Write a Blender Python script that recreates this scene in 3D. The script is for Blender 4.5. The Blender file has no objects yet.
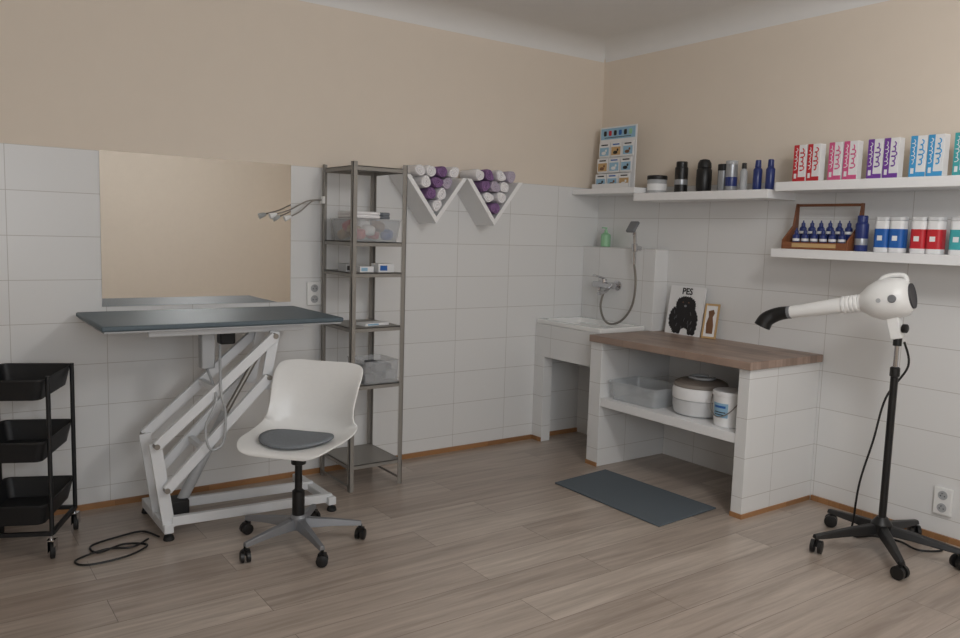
import bpy, bmesh, math, random
from mathutils import Vector, Matrix, noise
random.seed(7)
scene=bpy.context.scene
scene.view_settings.view_transform='Standard'
COL=scene.collection

# ------------------------------------------------------------------ materials
def lin(c):
    c=c/255.0
    return c/12.92 if c<=0.04045 else ((c+0.055)/1.055)**2.4
def rgb(r,g,b): return (lin(r),lin(g),lin(b),1)
def mat(name,c,rough=.5,metal=0,noise=0,nscale=60,bump=0,spec=.5,alpha=1,trans=0,emis=0):
    m=bpy.data.materials.new(name); m.use_nodes=True
    nt=m.node_tree; b=nt.nodes['Principled BSDF']
    b.inputs['Base Color'].default_value=rgb(*c); b.inputs['Roughness'].default_value=rough
    b.inputs['Metallic'].default_value=metal; b.inputs['Specular IOR Level'].default_value=spec
    if trans: b.inputs['Transmission Weight'].default_value=trans; b.inputs['IOR'].default_value=1.1
    if alpha<1: b.inputs['Alpha'].default_value=alpha
    if emis: b.inputs['Emission Color'].default_value=(1,.97,.92,1); b.inputs['Emission Strength'].default_value=emis
    tc=nt.nodes.new('ShaderNodeTexCoord'); n=nt.nodes.new('ShaderNodeTexNoise')
    n.inputs['Scale'].default_value=nscale; n.inputs['Detail'].default_value=3
    nt.links.new(tc.outputs['Object'],n.inputs['Vector'])
    mx=nt.nodes.new('ShaderNodeMix'); mx.data_type='RGBA'
    k=max(noise,.02)
    mx.inputs[6].default_value=[v*(1-k) for v in rgb(*c)[:3]]+[1]
    mx.inputs[7].default_value=[min(1,v*(1+k)) for v in rgb(*c)[:3]]+[1]
    nt.links.new(n.outputs['Fac'],mx.inputs[0]); nt.links.new(mx.outputs[2],b.inputs['Base Color'])
    if bump:
        bp=nt.nodes.new('ShaderNodeBump'); bp.inputs['Strength'].default_value=bump; bp.inputs['Distance'].default_value=.004
        nt.links.new(n.outputs['Fac'],bp.inputs['Height']); nt.links.new(bp.outputs['Normal'],b.inputs['Normal'])
    return m
def coordvec(nt,a,b_,oa,ob):
    g=nt.nodes.new('ShaderNodeNewGeometry'); s=nt.nodes.new('ShaderNodeSeparateXYZ'); c=nt.nodes.new('ShaderNodeCombineXYZ')
    nt.links.new(g.outputs['Position'],s.inputs[0])
    for i,(ax,o) in enumerate(((a,oa),(b_,ob))):
        ad=nt.nodes.new('ShaderNodeMath'); ad.operation='ADD'; ad.inputs[1].default_value=o
        nt.links.new(s.outputs[ax],ad.inputs[0]); nt.links.new(ad.outputs[0],c.inputs[i])
    return c.outputs[0]
def tile_mat(name,a,oa,ob=0.094,c1=(230,230,229),c2=(227,227,226)):
    m=bpy.data.materials.new(name); m.use_nodes=True; nt=m.node_tree; b=nt.nodes['Principled BSDF']
    v=coordvec(nt,a,'Z',oa,ob)
    br=nt.nodes.new('ShaderNodeTexBrick'); br.offset=0; br.squash=1
    br.inputs['Scale'].default_value=1; br.inputs['Brick Width'].default_value=.4; br.inputs['Row Height'].default_value=.2
    br.inputs['Mortar Size'].default_value=.0016; br.inputs['Mortar Smooth'].default_value=.3; br.inputs['Bias'].default_value=0
    br.inputs['Color1'].default_value=rgb(*c1); br.inputs['Color2'].default_value=rgb(*c2); br.inputs['Mortar'].default_value=rgb(192,189,184)
    nt.links.new(v,br.inputs['Vector']); nt.links.new(br.outputs['Color'],b.inputs['Base Color'])
    bp=nt.nodes.new('ShaderNodeBump'); bp.invert=True; bp.inputs['Strength'].default_value=.2; bp.inputs['Distance'].default_value=.002
    nt.links.new(br.outputs['Fac'],bp.inputs['Height']); nt.links.new(bp.outputs['Normal'],b.inputs['Normal'])
    b.inputs['Roughness'].default_value=.27; b.inputs['Specular IOR Level'].default_value=.4
    return m
def floor_mat():
    m=bpy.data.materials.new('oak_laminate'); m.use_nodes=True; nt=m.node_tree; b=nt.nodes['Principled BSDF']
    v=coordvec(nt,'X','Y',.3,.05)
    br=nt.nodes.new('ShaderNodeTexBrick'); br.offset=.37; br.offset_frequency=2; br.squash=1
    br.inputs['Scale'].default_value=1; br.inputs['Brick Width'].default_value=1.3; br.inputs['Row Height'].default_value=.2
    br.inputs['Mortar Size'].default_value=.0012; br.inputs['Mortar Smooth'].default_value=.1
    br.inputs['Color1'].default_value=rgb(196,183,171); br.inputs['Color2'].default_value=rgb(170,155,143); br.inputs['Mortar'].default_value=rgb(122,110,100)
    nt.links.new(v,br.inputs['Vector'])
    mp=nt.nodes.new('ShaderNodeMapping'); mp.inputs['Scale'].default_value=(1.6,26,1); nt.links.new(v,mp.inputs['Vector'])
    ad=nt.nodes.new('ShaderNodeVectorMath'); ad.operation='ADD'
    sc=nt.nodes.new('ShaderNodeVectorMath'); sc.operation='SCALE'; sc.inputs['Scale'].default_value=60
    nt.links.new(br.outputs['Color'],sc.inputs[0]); nt.links.new(mp.outputs[0],ad.inputs[0]); nt.links.new(sc.outputs[0],ad.inputs[1])
    n=nt.nodes.new('ShaderNodeTexNoise'); n.inputs['Scale'].default_value=1.0; n.inputs['Detail'].default_value=6; n.inputs['Roughness'].default_value=.65; n.inputs['Distortion'].default_value=.6
    nt.links.new(ad.outputs[0],n.inputs['Vector'])
    cr=nt.nodes.new('ShaderNodeValToRGB'); cr.color_ramp.elements[0].position=.3; cr.color_ramp.elements[1].position=.7
    cr.color_ramp.elements[0].color=(.64,.62,.60,1); cr.color_ramp.elements[1].color=(1.1,1.1,1.1,1)
    nt.links.new(n.outputs['Fac'],cr.inputs[0])
    mx=nt.nodes.new('ShaderNodeMix'); mx.data_type='RGBA'; mx.blend_type='MULTIPLY'; mx.inputs[0].default_value=1
    nt.links.new(br.outputs['Color'],mx.inputs[6]); nt.links.new(cr.outputs[0],mx.inputs[7]); nt.links.new(mx.outputs[2],b.inputs['Base Color'])
    b.inputs['Roughness'].default_value=.28; b.inputs['Specular IOR Level'].default_value=.55
    return m
def wood_mat(name,c1,c2,axis='Y',sc=(3,40)):
    m=bpy.data.materials.new(name); m.use_nodes=True; nt=m.node_tree; b=nt.nodes['Principled BSDF']
    v=coordvec(nt,axis,'X' if axis!='X' else 'Y',0,0)
    mp=nt.nodes.new('ShaderNodeMapping'); mp.inputs['Scale'].default_value=(sc[0],sc[1],1); nt.links.new(v,mp.inputs['Vector'])
    n=nt.nodes.new('ShaderNodeTexNoise'); n.inputs['Scale'].default_value=1; n.inputs['Detail'].default_value=5; n.inputs['Distortion'].default_value=.5
    nt.links.new(mp.outputs[0],n.inputs['Vector'])
    br=nt.nodes.new('ShaderNodeTexBrick'); br.offset=.5
    br.inputs['Scale'].default_value=1; br.inputs['Brick Width'].default_value=.45; br.inputs['Row Height'].default_value=.06; br.inputs['Mortar Size'].default_value=.0006
    br.inputs['Color1'].default_value=(.74,.74,.74,1); br.inputs['Color2'].default_value=(1.12,1.12,1.12,1); br.inputs['Mortar'].default_value=(.5,.5,.5,1)
    nt.links.new(v,br.inputs['Vector'])
    mx=nt.nodes.new('ShaderNodeMix'); mx.data_type='RGBA'; mx.inputs[6].default_value=rgb(*c1); mx.inputs[7].default_value=rgb(*c2)
    nt.links.new(n.outputs['Fac'],mx.inputs[0])
    m2=nt.nodes.new('ShaderNodeMix'); m2.data_type='RGBA'; m2.blend_type='MULTIPLY'; m2.inputs[0].default_value=1
    nt.links.new(mx.outputs[2],m2.inputs[6]); nt.links.new(br.outputs['Color'],m2.inputs[7]); nt.links.new(m2.outputs[2],b.inputs['Base Color'])
    b.inputs['Roughness'].default_value=.42
    return m

M={}
M['plaster']=mat('cream_plaster',(230,218,203),.85,noise=.02,nscale=8,bump=.05)
M['ceil']=mat('white_plaster',(233,232,230),.9,noise=.02,nscale=8)
M['tile_xz']=tile_mat('white_tile_facing_y','X',.77+2.0)
M['tile_yz']=tile_mat('white_tile_facing_x','Y',.56+4.0)
M['floor']=floor_mat()
M['base']=wood_mat('baseboard_wood',(150,108,70),(176,130,88),'X')
M['white']=mat('white_paint',(242,242,242),.4)
M['whitegloss']=mat('white_gloss_plastic',(238,238,236),.28)
M['ceramic']=mat('white_ceramic',(240,240,238),.12)
M['black']=mat('black_plastic',(18,18,19),.42)
M['blackm']=mat('black_powder_coat',(30,31,33),.5,metal=.2)
M['rubber']=mat('dark_rubber',(24,24,25),.7)
M['chrome']=mat('chrome',(205,205,208),.12,metal=1)
M['steel']=mat('grey_brushed_metal',(150,146,140),.42,metal=.75,noise=.06)
M['rack']=mat('grey_painted_steel',(146,142,136),.45,metal=.2)
M['grey']=mat('grey_plastic',(120,122,125),.5)
M['dgrey']=mat('dark_grey_plastic',(72,72,76),.5)
M['taupe']=mat('grey_brown_plastic',(140,132,124),.5)
M['lgrey']=mat('light_grey_plastic',(176,178,180),.5)
M['offw']=mat('pale_grey_plastic',(212,213,214),.45)
M['chairbase']=mat('grey_aluminium',(140,142,146),.4,metal=.5)
M['tabletop']=mat('dark_rubber_top',(84,98,106),.5,noise=.08,nscale=120,bump=.1)
M['lift']=mat('white_powder_steel',(222,224,226),.35)
M['mat']=mat('grey_carpet',(90,99,106),.95,noise=.25,nscale=260,bump=.25)
M['felt']=mat('grey_felt',(126,131,136),.95,noise=.35,nscale=200,bump=.2)
M['worktop']=wood_mat('walnut_worktop',(130,109,97),(178,155,140),'Y')
M['rackwood']=wood_mat('reddish_wood',(110,66,42),(140,88,58),'Y')
M['mirror']=mat('mirror_glass',(230,232,233),.01,metal=1)
M['clear']=mat('clear_plastic',(225,230,233),.15,alpha=.3)
M['glassy']=mat('frosted_plastic',(215,218,220),.2,alpha=.3)
M['towelw']=mat('white_terry',(236,234,235),.95,noise=.08,nscale=180,bump=.3)
M['towelp']=mat('mauve_terry',(136,104,148),.95,noise=.3,nscale=90,bump=.3)
M['towell']=mat('grey_lilac_terry',(186,176,192),.95,noise=.2,nscale=180,bump=.3)
M['blue']=mat('dark_blue_plastic',(38,52,110),.3)
M['blue2']=mat('blue_print',(36,98,176),.45)
M['cyan']=mat('sky_blue_print',(70,160,214),.45)
M['teal']=mat('teal_print',(70,170,175),.45)
M['red']=mat('red_print',(196,42,52),.45)
M['pink']=mat('pink_print',(214,92,140),.45)
M['purple']=mat('purple_print',(118,66,158),.45)
M['paper']=mat('white_paper',(236,236,236),.6)
M['green']=mat('green_soap',(150,200,158),.3)
M['silver']=mat('silver_label',(165,168,172),.35,metal=.5)
M['brown']=mat('brown_print',(120,84,58),.5)
M['gold']=mat('tan_print',(198,164,116),.5)
M['ink']=mat('black_ink',(20,20,22),.5)
M['sky']=mat('pale_blue_print',(150,190,215),.5)
M['dogblack']=mat('black_dog_print',(34,32,34),.7,noise=.6,nscale=160)
M['fillglass']=mat('fill_lamp_glass',(240,238,230),.4,emis=2.5)  # glowing glass of the added fill lamp

# ------------------------------------------------------------------ mesh tools
class B:
    def __init__(s): s.bm=bmesh.new(); s.mats=[]; s.mi=0
    def use(s,k):
        m=M[k]
        if m not in s.mats: s.mats.append(m)
        s.mi=s.mats.index(m); return s
    def _fin(s,faces):
        for f in faces: f.material_index=s.mi
    def box(s,x0,x1,y0,y1,z0,z1,R=None,C=None):
        vs=[Vector((x,y,z)) for x in (x0,x1) for y in (y0,y1) for z in (z0,z1)]
        if R is not None:
            c=Vector(C) if C is not None else sum(vs,Vector())/8
            vs=[R@(v-c)+c for v in vs]
        v=[s.bm.verts.new(q) for q in vs]
        F=[(0,1,3,2),(4,6,7,5),(0,4,5,1),(2,3,7,6),(0,2,6,4),(1,5,7,3)]
        s._fin([s.bm.faces.new([v[i] for i in f]) for f in F]); return s
    def bar(s,p,q,w,h,up=(0,0,1)):
        p=Vector(p);q=Vector(q);d=(q-p).normalized(); u=Vector(up); a=d.cross(u)
        if a.length<1e-4: a=d.cross(Vector((1,0,0)))
        a.normalize(); u=a.cross(d).normalized()
        vs=[]
        for c in (p,q):
            for i,j in ((-1,-1),(1,-1),(1,1),(-1,1)): vs.append(s.bm.verts.new(c+a*i*w/2+u*j*h/2))
        F=[(3,2,1,0),(4,5,6,7),(0,1,5,4),(1,2,6,5),(2,3,7,6),(3,0,4,7)]
        s._fin([s.bm.faces.new([vs[i] for i in f]) for f in F]); return s
    def ring(s,c,a,b,r,n): return [s.bm.verts.new(c+a*math.cos(2*math.pi*i/n)*r+b*math.sin(2*math.pi*i/n)*r) for i in range(n)]
    def skin(s,rings,cap=True,closed=False):
        fs=[];n=len(rings[0])
        for A,Bq in zip(rings[:-1],rings[1:]):
            for i in range(n): fs.append(s.bm.faces.new((A[i],A[(i+1)%n],Bq[(i+1)%n],Bq[i])))
        if cap:
            fs.append(s.bm.faces.new(rings[0][::-1])); fs.append(s.bm.faces.new(rings[-1]))
        s._fin(fs)
    def lathe(s,prof,c=(0,0,0),ax=(0,0,1),n=24):
        ax=Vector(ax).normalized(); a=ax.orthogonal().normalized(); b=ax.cross(a); c=Vector(c)
        s.skin([s.ring(c+ax*z,a,b,max(r,1e-4),n) for r,z in prof]); return s
    def cyl(s,p,q,r,r2=None,n=20):
        p=Vector(p);q=Vector(q); return s.lathe([(r,0),(r if r2 is None else r2,(q-p).length)],p,q-p,n)
    def tube(s,pts,r,n=10,smooth=6):
        P=[Vector(p) for p in pts]
        if smooth and len(P)>2:
            Q=[]
            for i in range(len(P)-1):
                p0=P[max(i-1,0)];p1=P[i];p2=P[i+1];p3=P[min(i+2,len(P)-1)]
                for k in range(smooth):
                    t=k/smooth
                    Q.append(.5*((2*p1)+(p2-p0)*t+(2*p0-5*p1+4*p2-p3)*t*t+(3*p1-p0-3*p2+p3)*t**3))
            Q.append(P[-1]); P=Q
        T=[(P[min(i+1,len(P)-1)]-P[max(i-1,0)]).normalized() for i in range(len(P))]
        a=T[0].orthogonal().normalized(); rs=[]
        for i,p in enumerate(P):
            a=(a-T[i]*a.dot(T[i])).normalized(); b=T[i].cross(a)
            rr=r(i/(len(P)-1)) if callable(r) else r
            rs.append(s.ring(p,a,b,rr,n))
        s.skin(rs); return s
    def poly(s,pts,off):
        off=Vector(off); A=[s.bm.verts.new(Vector(p)) for p in pts]; Bq=[s.bm.verts.new(Vector(p)+off) for p in pts]
        n=len(pts); fs=[s.bm.faces.new(A),s.bm.faces.new(Bq[::-1])]
        for i in range(n): fs.append(s.bm.faces.new((A[i],Bq[i],Bq[(i+1)%n],A[(i+1)%n])))
        s._fin(fs); return s
    def ellipsoid(s,c,rx,ry,rz,R=None,n=20,m=12,sq=1.0):
        c=Vector(c); rs=[]
        for j in range(1,m):
            ph=-math.pi/2+math.pi*j/m; ring=[]
            for i in range(n):
                th=2*math.pi*i/n
                f=lambda v:math.copysign(abs(v)**sq,v)
                v=Vector((rx*f(math.cos(ph))*f(math.cos(th)),ry*f(math.cos(ph))*f(math.sin(th)),rz*f(math.sin(ph))))
                if R is not None: v=R@v
                ring.append(s.bm.verts.new(c+v))
            rs.append(ring)
        s.skin(rs); return s
    def obj(s,name,parent=None,bevel=0,seg=2,label=None,sm=35,fixn=True,**kw):
        if fixn: bmesh.ops.recalc_face_normals(s.bm,faces=s.bm.faces[:])
        me=bpy.data.meshes.new(name); s.bm.to_mesh(me); s.bm.free()
        for m in s.mats: me.materials.append(m)
        for p in me.polygons: p.use_smooth=True
        me.set_sharp_from_angle(angle=math.radians(sm))
        o=bpy.data.objects.new(name,me); COL.objects.link(o)
        if bevel:
            b=o.modifiers.new('bevel','BEVEL'); b.width=bevel; b.segments=seg; b.limit_method='ANGLE'; b.angle_limit=math.radians(40)
        if parent: o.parent=parent
        if label: o['label']=label
        for k,v in kw.items(): o[k]=v
        return o
def thing(name,label,cat,loc=(0,0,0),rz=0,group=None,rot=None):
    e=bpy.data.objects.new(name,None); e.empty_display_size=.05; COL.objects.link(e)
    e.location=loc; e.rotation_euler=rot if rot else (0,0,rz)
    e['label']=label; e['category']=cat
    if group: e['group']=group
    return e
def tag(o,label,cat,group=None,loc=None,rz=None):
    o['label']=label; o['category']=cat
    if group: o['group']=group
    if loc is not None: o.location=loc
    if rz is not None: o.rotation_euler=(0,0,rz)
    return o
def dup(o,loc,rz=None,**kw):
    c=o.copy(); COL.objects.link(c); c.location=loc
    if rz is not None: c.rotation_euler=(0,0,rz)
    for ch in o.children:
        k=ch.copy(); COL.objects.link(k); k.parent=c
        for g in ch.children:
            h=g.copy(); COL.objects.link(h); h.parent=k
    for a,b in kw.items(): c[a]=b
    return c
def structure(o): o['kind']='structure'; return o
def RY(a): return Matrix.Rotation(a,3,'Y')
def tilefaces(b):
    """assign tile materials by facing"""
    b.use('tile_xz'); b.use('tile_yz'); ix=b.mats.index(M['tile_xz']); iy=b.mats.index(M['tile_yz'])
    b.bm.normal_update()
    for f in b.bm.faces: f.material_index= iy if abs(f.normal.x)>.7 else ix

# ------------------------------------------------------------------ room
XL,YF,ZT,ZC,ZH=-5.6,-5.5,1.706,2.563,2.665
b=B().use('floor').box(XL,0,YF,0,-.05,0); structure(b.obj('floor'))
b=B().use('ceil').box(XL,0,YF,0,ZH,ZH+.05); structure(b.obj('ceiling'))
b=B().use('plaster').box(XL-.1,.1,.008,.12,-.05,ZH+.05); b.use('tile_xz').box(XL,0,0,.009,0,ZT); structure(b.obj('wall_back'))
b=B().use('plaster').box(.008,.12,YF-.1,.008,-.05,ZH+.05); b.use('tile_yz').box(0,.009,-3.9,0,0,ZT); structure(b.obj('wall_right'))
b=B().use('plaster').box(XL-.12,XL,YF-.1,.12,-.05,ZH+.05); structure(b.obj('wall_left'))
WX0,WX1,WZ0,WZ1=-4.7,-2.6,.95,2.35
b=B().use('plaster')
b.box(XL,WX0,YF-.12,YF,-.05,ZH+.05).box(WX1,.1,YF-.12,YF,-.05,ZH+.05).box(WX0,WX1,YF-.12,YF,-.05,WZ0).box(WX0,WX1,YF-.12,YF,WZ1,ZH+.05)
structure(b.obj('wall_front'))
b=B().use('white')
for x0,x1 in ((WX0,WX0+.06),(WX1-.06,WX1),((WX0+WX1)/2-.04,(WX0+WX1)/2+.04)): b.box(x0,x1,YF-.1,YF-.03,WZ0,WZ1)
b.box(WX0,WX1,YF-.1,YF-.03,WZ0,WZ0+.06).box(WX0,WX1,YF-.1,YF-.03,WZ1-.06,WZ1)
structure(b.obj('window_1'))
def cove(name,axis):
    b=B().use('ceil'); prof=[]
    for i in range(9):
        t=i/8*math.pi/2
        prof.append((.18*(1-math.cos(t)), ZC+(ZH-ZC)*math.sin(t)))
    pts=[(0,ZC)]+prof[1:]+[(0,ZH)]
    if axis=='x': P=[(XL,-d+.008,z) for d,z in pts]; off=(-XL,0,0)
    else: P=[(-d+.008,YF,z) for d,z in pts]; off=(0,-YF,0)
    b.poly(P,off); structure(b.obj(name,sm=40))
cove('trim_1','x'); cove('trim_2','y')
b=B().use('base').box(XL,-.53,-.012,0,0,.028).box(-.49,-.02,-.012,0,0,.028); structure(b.obj('baseboard_back'))
b=B().use('base').box(-.012,0,-3.9,-1.755,0,.028); structure(b.obj('baseboard_right'))
LX,LY=-1.8,-3.5
t=thing('added_fill_lamp','added out-of-view fill lamp, round opal glass, on the white ceiling','lamp',(LX,LY,ZH))  # out-of-view fixture, added to brighten the upper walls and mirror view
B().use('white').lathe([(.19,-.001),(.19,-.03),(.17,-.035)]).obj('fill_lamp_base',t)
B().use('fillglass').lathe([(.168,-.036),(.16,-.06),(.12,-.085),(.05,-.095),(.001,-.097)]).obj('fill_lamp_shade',t)

# ------------------------------------------------------------------ pipe box + tub + bench
b=B().box(-.12,-.001,-.66,-.001,.0,1.31); tilefaces(b)
o=b.obj('trim_3',bevel=.002); structure(o)
t=thing('wash_tub','white ceramic wash tub built into tiled masonry surround with open niche','wash tub',(-.3,-.3,0))
def loc(b,dx,dy,dz=0):
    for v in b.bm.verts: v.co-=Vector((dx,dy,dz))
b=B().box(-.525,-.45,-.10,-.001,0,.575).box(-.525,-.45,-.615,-.55,0,.575).box(-.525,-.45,-.615,-.001,.575,.79)
b.box(-.45,-.121,-.615,-.585,0,.62)
tilefaces(b); loc(b,-.3,-.3); b.obj('masonry_surround',t,bevel=.002)
b=B().use('base').box(-.531,-.525,-.10,-.012,0,.028); loc(b,-.3,-.3); b.obj('skirting_strip',t)
def rrect(hx,hy,r,z,n=6,cx=0,cy=0):
    P=[]
    for k,(sx,sy) in enumerate(((1,1),(-1,1),(-1,-1),(1,-1))):
        for i in range(n+1):
            a=math.pi/2*(k+i/n); P.append(Vector((cx+sx*(hx-r)+r*math.cos(a),cy+sy*(hy-r)+r*math.sin(a),z)))
    return P
def loops(b,Ls,cap0=True,cap1=True):
    R=[[b.bm.verts.new(p) for p in L] for L in Ls]; fs=[]
    n=len(R[0])
    for A,Bq in zip(R[:-1],R[1:]):
        for i in range(n): fs.append(b.bm.faces.new((A[i],A[(i+1)%n],Bq[(i+1)%n],Bq[i])))
    if cap0: fs.append(b.bm.faces.new(R[0][::-1]))
    if cap1: fs.append(b.bm.faces.new(R[-1]))
    b._fin(fs)
bm=B().use('ceramic')
loops(bm,[rrect(.12,.23,.05,-.15),rrect(.125,.265,.05,-.001),rrect(.195,.305,.02,0),rrect(.2,.308,.02,.006),rrect(.2,.308,.02,.026),rrect(.195,.303,.02,.03),rrect(.165,.27,.05,.03),rrect(.16,.265,.05,.024),rrect(.14,.24,.06,-.12),rrect(.11,.2,.06,-.14)])
loc(bm,.027,.01,-.791); bm.obj('basin',t)
B().use('chrome').lathe([(.02,0),(.02,.004),(.012,.005)],(-.027,-.01,.652)).obj('drain',t)
t=thing('tiled_workbench','white tiled low workbench base with an open shelf','workbench',(-.3,-1.2,0))
def bp(name,*bx,mk=None,bev=.002):
    b=B()
    if mk: b.use(mk)
    for q in bx: b.box(*q)
    if not mk: tilefaces(b)
    loc(b,-.3,-1.2); return b.obj(name,t,bevel=bev)
bp('side_panel',(-.60,-.002,-.715,-.62,0,.752)); bp('side_panel',(-.60,-.002,-1.745,-1.68,0,.752))
bp('shelf_board',(-.595,-.002,-1.679,-.716,.37,.42),mk='white',bev=.002)
bp('back_panel',(-.02,-.002,-1.679,-.716,0,.369)); 
bp('skirting_strip',(-.606,-.60,-.715,-.62,0,.024),mk='base',bev=0)
bp('skirting_strip',(-.606,-.60,-1.745,-1.68,0,.024),mk='base',bev=0)
bp('skirting_strip',(-.606,-.013,-1.751,-1.7455,0,.024),mk='base',bev=0)
b=B().use('worktop').box(-.32,.30,-.56,.575,0,.04)
tag(b.obj('worktop',bevel=.003),'brown walnut butcher block worktop on the tiled workbench','worktop',loc=(-.302,-1.2,.753))
WT=.7935
b=B().use('mat').poly([(-1.04,-.84,0),(-.61,-.80,0),(-.585,-1.585,0),(-1.045,-1.61,0)],(0,0,.008)); loc(b,-.8,-1.2,0)
tag(b.obj('floor_mat',bevel=.003),'dark grey rectangular carpet mat before the workbench','mat',loc=(-.8,-1.2,.001))

# ------------------------------------------------------------------ wall shelves
def wshelf(y0,y1,z0,z1,label,d=.25):
    b=B().use('white').box(-d/2,d/2,-(y1-y0)/2,(y1-y0)/2,-(z1-z0)/2,(z1-z0)/2)
    tag(b.obj('wall_shelf',bevel=.002),label,'shelf',loc=(-d/2-.001,(y0+y1)/2,(z0+z1)/2),group='floating wall shelves')
wshelf(-.575,-.002,1.655,1.69,'short white floating shelf holding a brochure display')
wshelf(-1.53,-.57,1.605,1.652,'long white floating shelf holding shampoo bottles')
wshelf(-2.95,-1.57,1.64,1.687,'long white floating shelf holding boxed products')
wshelf(-2.95,-1.57,1.30,1.345,'long white floating shelf holding a wooden rack and tins')

# brochure display
t=thing('brochure_display','slim white cardboard display card filled with small brochures','brochure display',(-.15,-.275,1.6905))
B().use('paper').box(.035,.042,-.165,.165,0,.41).box(-.02,.035,-.165,.165,0,.005).box(-.022,-.018,-.165,.165,0,.035).obj('display_stand',t)
B().use('sky').box(.032,.0349,-.155,.155,.33,.40).obj('header_card',t)
ks=['ink','red','ink','blue2','ink','green']
for i,k in enumerate(ks):
    y=.115-i*.046
    B().use(k).ellipsoid((.0315,y,.368),.0012,.014,.018,n=12,m=6,sq=.6).obj('header_mark',t)
B().use('ink').box(.0306,.0318,-.12,.12,.338,.342).obj('header_rule',t)
for r in range(3):
    for c in range(3):
        y=.107-c*.107; z=.052+r*.103; x=.0+r*.011
        b=B().use('paper').box(x,x+.006,y-.049,y+.049,z-.045,z+.048)
        b.use(['sky','sky','gold','gold','sky','sky','sky','gold','sky'][r*3+c]).box(x-.001,x,y-.041,y+.041,z-.035,z+.018)
        b.use(['ink','brown','paper'][(r+c)%3]).ellipsoid((x-.001,y+.004,z-.018),.001,.022,.012,n=10,m=6).ellipsoid((x-.001,y-.016,z-.002),.001,.009,.009,n=10,m=6)
        b.use('blue2' if c%2 else 'ink').box(x-.0012,x,y-.03,y+.03,z+.03,z+.038)
        b.obj('brochure',t)

# bottles on shelf B
def bottle(name,label,y,x,z,prof,parts,cat='bottle',group='grooming bottles on the shelf'):
    t=thing(name,label,cat,(x,y,z),group=group)
    for pn,mk,pr in parts: B().use(mk).lathe(pr).obj(pn,t,bevel=0,sm=30)
    return t
SB=1.6525
tn=bottle('round_tin','round clear tub with black lid and pale contents',-.64,-.12,SB,None,[('tub_body','lgrey',[(.055,0),(.06,.004),(.06,.085),(.058,.087)]),('lid','ink',[(.062,.0875),(.062,.107),(.058,.112)]),('label_band','paper',[(.0605,.02),(.0608,.021),(.0608,.06),(.0605,.061)])],'tub')
t=bottle('shampoo_bottle','black shampoo bottle with a pale label',-.83,-.12,SB,None,[('bottle_body','black',[(.036,0),(.039,.004),(.039,.15),(.036,.155)]),('cap','black',[(.033,.155),(.033,.185),(.03,.188)]),('label_band','silver',[(.0393,.05),(.0396,.051),(.0396,.08),(.0393,.081)])])
t=bottle('shampoo_bottle','rounded matte black bottle with domed top',-1.0,-.12,SB,None,[('bottle_body','black',[(.038,0),(.043,.008),(.045,.07),(.044,.13),(.038,.14)]),('cap','ink',[(.037,.14),(.04,.145),(.038,.17),(.028,.188),(.01,.193)])])
bottle('product_jar','silver and black cylindrical product jar',-1.13,-.11,SB,None,[('jar_body','silver',[(.03,0),(.032,.004),(.032,.12),(.03,.122)]),('lid','ink',[(.033,.122),(.033,.155),(.03,.158)])],'jar')
bottle('product_jar','silver cylindrical jar with dark blue label',-1.20,-.13,SB,None,[('jar_body','silver',[(.031,0),(.033,.004),(.033,.15),(.03,.152)]),('lid','lgrey',[(.033,.152),(.033,.17),(.03,.172)]),('label_band','blue',[(.0333,.03),(.0336,.031),(.0336,.08),(.0333,.081)])],'jar')
bottle('shampoo_bottle','slim grey bottle with dark cap',-1.275,-.12,SB,None,[('bottle_body','lgrey',[(.018,0),(.02,.003),(.02,.11),(.012,.125)]),('cap','ink',[(.013,.125),(.013,.155),(.01,.157)])])
sp=thing('spray_bottle','dark blue slim bottle with cylindrical cap','bottle',(-.12,-1.365,SB),group='grooming bottles on the shelf')
B().use('blue').lathe([(.022,0),(.024,.004),(.024,.115),(.018,.125),(.014,.127)]).obj('bottle_body',sp)
B().use('blue').lathe([(.016,.127),(.017,.13),(.015,.165),(.012,.168)]).obj('cap',sp)
dup(sp,(-.12,-1.445,SB))

# boxes on shelf C
SC=1.6875
def squig(b,x,y,z0,z1,amp,loops_,r):
    pts=[]
    n=loops_*6; seed=random.uniform(0,9)
    for i in range(n+1):
        u=i/n; a=2*math.pi*loops_*u
        big=1+.55*math.sin(u*loops_*2.1+seed)
        pts.append((x,y+amp*big*math.sin(a),z0+(z1-z0)*u+.7*amp*math.cos(a*1.0)))
    b.tube(pts,r,n=6,smooth=3)
def carton(y,mk,label,rz):
    t=thing('product_carton',label,'carton',(-.15,y,SC),rz=rz,group='coloured cartons on the shelf')
    h=.19; w=.036
    B().use('paper').box(-.022,.022,-w,w,0,h).obj('carton_body',t,bevel=.001)
    B().use(mk).box(-.0228,-.022,.006,w,0,h).obj('colour_panel',t)
    B().use(mk).box(-.0228,-.022,-w,.0055,0,h*.14).obj('colour_panel',t)
    b=B().use('paper'); squig(b,-.023,.021,.06,.17,.0055,6,.0019); b.obj('script_mark',t)
    b=B().use(mk); squig(b,-.0224,-.014,.055,.165,.0085,5,.0028); b.obj('script_mark',t)
    B().use('paper').box(-.0234,-.0228,.014,.028,.02,.045).obj('panel_patch',t)
for y0,mk,nm in ((-1.65,'red','red'),(-1.845,'pink','pink'),(-2.045,'purple','purple'),(-2.245,'cyan','sky blue'),(-2.435,'teal','teal')):
    for i in range(2): carton(y0-i*.078,mk,'tall white and %s product carton on the shelf'%nm,random.uniform(-.08,.08))

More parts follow.
